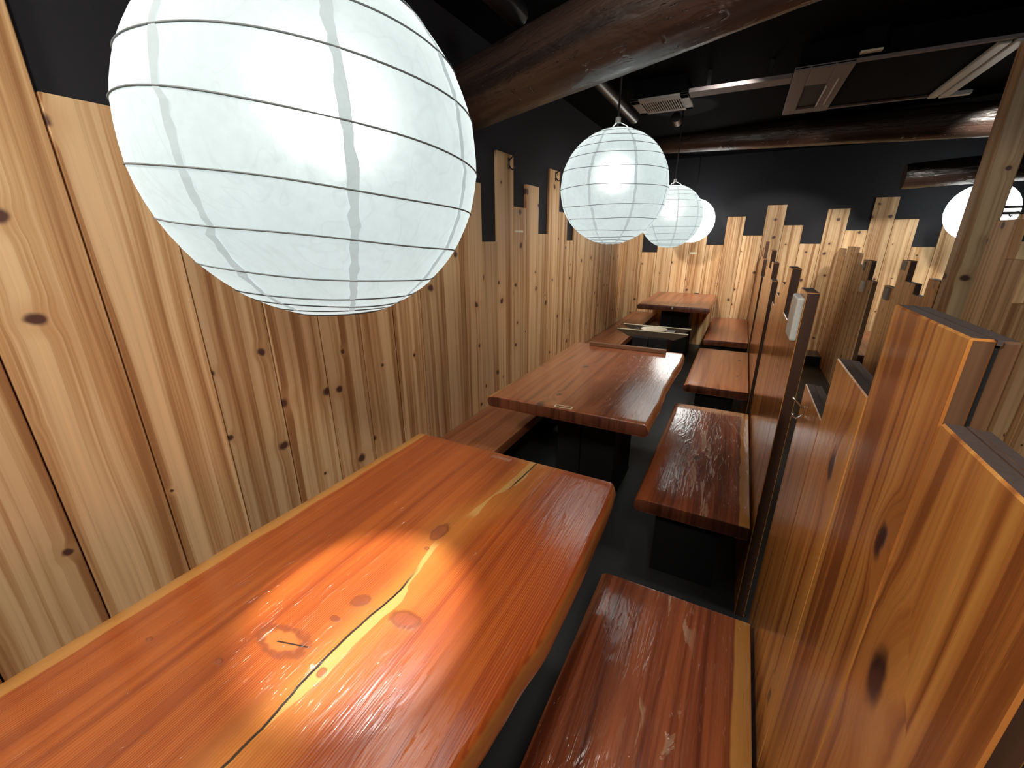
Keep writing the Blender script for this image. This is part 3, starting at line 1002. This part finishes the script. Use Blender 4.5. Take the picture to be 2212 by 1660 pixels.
# ceiling air conditioner
ac = empty('air_conditioner', (0.0, 0.0, 0.0))
tag(ac, 'square ceiling air conditioner cassette with white end flaps and a dark centre', 'air conditioner')
ax0, ax1, ay0, ay1, az = 0.095, 1.00, 3.09, 4.06, 2.30
MB().box(ax0 + 0.02, ax1 - 0.02, ay0 + 0.02, ay1 - 0.02, az + 0.012, CEIL).build('housing', M_ceil, ac)
for (w0, w1) in [(ay0, ay0 + 0.03), (ay1 - 0.03, ay1)]:
    MB().box(ax0, ax1, w0, w1, az, az + 0.014, 0.003).build('frame_bar', M_acdark, ac)
# left flap panel with recessed outlet
lp = MB()
lp.box(ax0, ax0 + 0.075, ay0 + 0.0, ay1, az - 0.006, az + 0.012, 0.004)
lp.box(ax0 + 0.075, ax0 + 0.185, ay0, ay0 + 0.30, az - 0.006, az + 0.012, 0.004)
lp.box(ax0 + 0.075, ax0 + 0.185, ay1 - 0.12, ay1, az - 0.006, az + 0.012, 0.004)
lp.box(ax0 + 0.185, ax0 + 0.27, ay0, ay1, az - 0.006, az + 0.012, 0.004)
lp.build('flap_panel', M_acdark, ac)
MB().box(ax0 + 0.075, ax0 + 0.185, ay0 + 0.30, ay1 - 0.12, az + 0.008, az + 0.011).build('outlet', M_black, ac)
MB().tube([(ax0 + 0.188, ay0 + 0.34, az - 0.008), (ax0 + 0.188, ay1 - 0.18, az - 0.008)], 0.004, 8).build('outlet_lip', M_white, ac)
MB().box(ax0 + 0.225, ax0 + 0.232, ay0 + 0.22, ay1 - 0.20, az - 0.012, az - 0.005, 0.001).build('groove_strip', M_white, ac)
# right flap
rp = MB()
rp.box(ax1 - 0.10, ax1 - 0.055, ay0 + 0.05, ay1, az - 0.006, az + 0.012, 0.003)
rp.box(ax1 - 0.045, ax1, ay0 + 0.03, ay1, az - 0.010, az + 0.012, 0.003)
rp.box(ax1, ax1 + 0.10, ay1 - 0.05, ay1, az - 0.010, az + 0.012, 0.003)
rp.build('right_flap', M_white, ac)
MB().box(ax0 + 0.27, ax0 + 0.36, ay0 - 0.05, ay0 - 0.02, az + 0.02, az + 0.03, 0.002).build('display', M_cream, ac)
MB().box(ax0 + 0.27, ax0 + 0.36, ay0 - 0.06, ay0 + 0.02, az + 0.03, CEIL, 0.002).build('display_box', M_ceil, ac)

# grille duct and conduit
gr = empty('ceiling_vent', (0, 0, 0))
tag(gr, 'small pale slotted ceiling vent beside the second lantern cord', 'vent')
gx0, gx1, gy0, gy1 = -0.82, -0.46, 3.235, 3.59
MB().box(gx0 + 0.02, gx1 - 0.02, gy0 + 0.02, gy1 - 0.02, 2.312, CEIL).build('duct_box', M_ceil, gr)
f = MB()
f.box(gx0, gx1, gy0, gy0 + 0.075, 2.30, 2.314, 0.002)
f.box(gx0, gx1, gy1 - 0.05, gy1, 2.30, 2.314, 0.002)
f.box(gx0, gx0 + 0.055, gy0, gy1, 2.30, 2.314, 0.002)
f.box(gx1 - 0.05, gx1, gy0, gy1, 2.30, 2.314, 0.002)
f.build('frame', M_grey, gr)
for i in range(17):
    x = gx0 + 0.065 + i * 0.0148
    MB().box(x, x + 0.0075, gy0 + 0.07, gy1 - 0.045, 2.301, 2.311).build('slat', M_grey, gr)
cond = empty('conduit', (0, 0, 0))
tag(cond, 'flat grey conduit strip running from the vent to the air conditioner', 'conduit')
MB().box(gx1 + 0.005, ax0 - 0.002, 3.215, 3.335, 2.302, 2.325, 0.003).build('strip', M_acdark, cond)
for x in (-0.35, -0.02):
    MB().box(x - 0.01, x + 0.01, 3.26, 3.29, 2.32, CEIL).build('hanger', M_black, cond)


def pipe(label, x, y0, y1, z, r):
    root = empty('ceiling_pipe', (x, y0, z))
    tag(root, label, 'pipe', 'black pipes under the ceiling')
    o = MB().tube([(0, 0, 0), (0, y1 - y0 - 0.012, 0), (0, y1 - y0 - 0.003, 0), (0, y1 - y0, 0)], [r, r, r * 0.96, r * 0.85], 28).build('tube', M_blackmetal, root)
    shade_auto(o, 40)
    for f in (0.2, 0.8):
        MB().cyl((0, (y1 - y0) * f, 0.0), (0, (y1 - y0) * f, CEIL - z), 0.004, 8).build('hanger_rod', M_blackmetal, root)
    return root


pipe('black pipe with a rounded end behind the big log, by the second lantern cord', -0.885, 2.45, 3.66, 2.30, 0.036)
pipe('black pipe end in front of the big log, at the top of the picture', -0.95, 1.35, 1.86, 2.30, 0.045)
pp = MB().tube([(-0.60, 3.75, 2.30), (-0.60, 3.86, 2.29)], 0.035, 24).build('pipe_stub', M_blackmetal)
tag(pp, 'short black pipe stub just behind the slotted vent', 'pipe')
MB().cyl((-0.60, 3.79, 2.31), (-0.60, 3.79, CEIL), 0.006, 8).build('hanger_rod', M_blackmetal, pp)
sd = MB().loft([[(0.087 + rr * math.cos(2 * math.pi * j / 20), 5.2 + rr * math.sin(2 * math.pi * j / 20), z) for j in range(20)] for rr, z in [(0.03, CEIL), (0.03, CEIL - 0.012), (0.022, CEIL - 0.02), (0.0005, CEIL - 0.021)]], True, False).build('ceiling_sensor', M_cream)
tag(sd, 'small round pale sensor on the black ceiling', 'sensor')

# ------------------------------------------------------------------ small things
bt = MB().box(-0.875, -0.352, 2.835, 2.862, 0.7205, 0.748, 0.003).build('wooden_batten', M_batten)
tag(bt, 'thin dark wooden batten lying along the far edge of the brown table', 'batten')
nt = empty('table_tag', (-0.62, 1.670, 0.7202))
tag(nt, 'small pale yellow tag frame at the near edge of the brown table', 'tag')
fr = MB()
fr.box(-0.042, 0.042, -0.013, -0.0085, 0, 0.0016)
fr.box(-0.042, 0.042, 0.0085, 0.013, 0, 0.0016)
fr.box(-0.042, -0.036, -0.0085, 0.0085, 0, 0.0016)
fr.box(0.036, 0.042, -0.0085, 0.0085, 0, 0.0016)
fr.build('border', M_cream, nt)
MB().box(-0.036, 0.036, -0.0085, 0.0085, 0, 0.0008).build('centre', M_t2, nt)
nt.rotation_euler = (0, 0, 0.05)
MB().box(-0.010, 0.010, -0.010, 0.002, -0.014, 0.014, 0.003).build('call_button', M_white, T4, (-0.615, 5.041, 0.695))['label'] = 'tiny white button'
MB().box(-0.515, -0.455, 6.325, 6.338, 0.7202, 0.730, 0.002).build('edge_clip', M_blackmetal, T4)

# stickers on boards
s1 = MB().box(-0.0006, 0.0008, -0.06, 0.06, -0.006, 0.006).build('label_strip', M_cream, None, (-1.3281, 2.61, 1.491))
tag(s1, 'pale label strip on a left wall plank between the two hooks', 'label')
s2 = MB().box(-0.045, 0.045, -0.0008, 0.0006, -0.012, 0.012).build('label_strip', M_cream, None, (-0.60, 6.3983, 1.25))
tag(s2, 'pale label strip on the back wall below the farthest lantern', 'label')


def coat_hook(loc, rz, label, mat, s=1.0):
    root = empty('coat_hook', loc)
    root.rotation_euler = (0, 0, rz)
    tag(root, label, 'hook', 'coat hooks on the boards')
    # local -Y points out of the board
    MB().box(-0.008 * s, 0.008 * s, -0.003, 0.0005, -0.030 * s, 0.030 * s, 0.0015).build('back_plate', mat, root)
    o = MB().tube([(0, 0, 0.018 * s), (0, -0.018 * s, 0.028 * s), (0, -0.04 * s, 0.048 * s), (0, -0.052 * s, 0.062 * s)], [0.004 * s, 0.004 * s, 0.004 * s, 0.0055 * s], 8).build('upper_prong', mat, root, smooth=True)
    o = MB().tube([(0, 0, -0.005 * s), (0, -0.012 * s, -0.024 * s), (0, -0.026 * s, -0.034 * s), (0, -0.038 * s, -0.026 * s), (0, -0.040 * s, -0.012 * s)], [0.004 * s, 0.004 * s, 0.004 * s, 0.004 * s, 0.006 * s], 8).build('lower_prong', mat, root, smooth=True)
    return root


coat_hook((-1.329, 2.472, 1.872), math.pi / 2, 'dark coat hook on the tallest left wall plank behind the big lantern', M_blackmetal, 1.0)
coat_hook((-1.329, 3.215, 1.885), math.pi / 2, 'dark coat hook on the plank left of the second lantern', M_blackmetal, 1.0)
coat_hook((PX - 0.0005, 1.16, 1.047), -math.pi / 2, 'silver coat hook on the low end plank of the foreground partition', M_steel, 0.55)

# white call box on partition two
cb = empty('call_box', (PX, 1.65, 1.205))
tag(cb, 'white upright plastic box on the end of the second partition', 'box')
MB().box(-0.020, 0.0005, -0.082, 0.06, -0.068, 0.068, 0.006).build('housing', M_white, cb)
# emblem and boxes on the right-hand partitions
em_ = empty('round_emblem', (RX, 5.02, 1.20))
tag(em_, 'round pale emblem on the light partition right of the aisle', 'emblem')
MB().cyl((0.0005, 0, 0), (-0.006, 0, 0), 0.035, 24).build('disc', M_grey, em_)
MB().tube([(-0.007, 0.026 * math.cos(t * 0.3142), 0.026 * math.sin(t * 0.3142)) for t in range(20)], 0.003, 6, True).build('ring', M_white, em_)
wbx = MB().box(-0.014, 0.0005, -0.06, 0.06, -0.05, 0.05, 0.004).build('switch_box', M_white, None, (RX, 4.88, 1.03))
tag(wbx, 'small white box on the light partition below the round emblem', 'box')
wbx2 = MB().box(-0.014, 0.0005, -0.05, 0.05, -0.045, 0.045, 0.004).build('switch_box', M_grey, None, (RX, 4.13, 1.05))
tag(wbx2, 'small white box at the far end of the unlit brown partition', 'box')
lb = MB().box(-0.003, 0.0005, -0.05, 0.05, -0.03, 0.03, 0.001).build('notice_card', M_grey, None, (RX, 3.93, 1.262))
tag(lb, 'grey notice card on the tallest plank of the unlit brown partition', 'card')
# wire loop on the tall post
lp_ = empty('coat_bar', (1.112, 3.14, 1.575))
tag(lp_, 'dark looped coat bar sticking out from the tall post across the lantern', 'hook')
pts = [(0, 0, 0.014), (0.10, 0, 0.014)] + [(0.10 + 0.014 * math.sin(a), 0, 0.014 * math.cos(a)) for a in [0.5, 1.0, 1.57, 2.1, 2.6]] + [(0.10, 0, -0.014), (0, 0, -0.014)]
MB().tube(pts, 0.0065, 8).build('loop', M_blackmetal, lp_, smooth=True)
MB().tube([(0.03, 0, -0.014), (0.03, 0, -0.024), (0.036, 0, -0.030), (0.042, 0, -0.024)], 0.003, 8).build('small_hook', M_blackmetal, lp_, smooth=True)
MB().box(-0.003, 0.001, -0.012, 0.012, -0.03, 0.03, 0.001).build('back_plate', M_blackmetal, lp_)
# black box at the foot of the back wall
fb = empty('floor_box', (0.95, 6.02, 0.0))
tag(fb, 'low black box on the floor at the end of the aisle', 'box')
MB().box(-0.11, 0.11, -0.12, 0.2, 0.0, 0.10, 0.006).build('body', M_black, fb)
MB().box(-0.112, 0.112, -0.122, 0.202, 0.10, 0.115, 0.004).build('lid', M_blackmetal, fb)
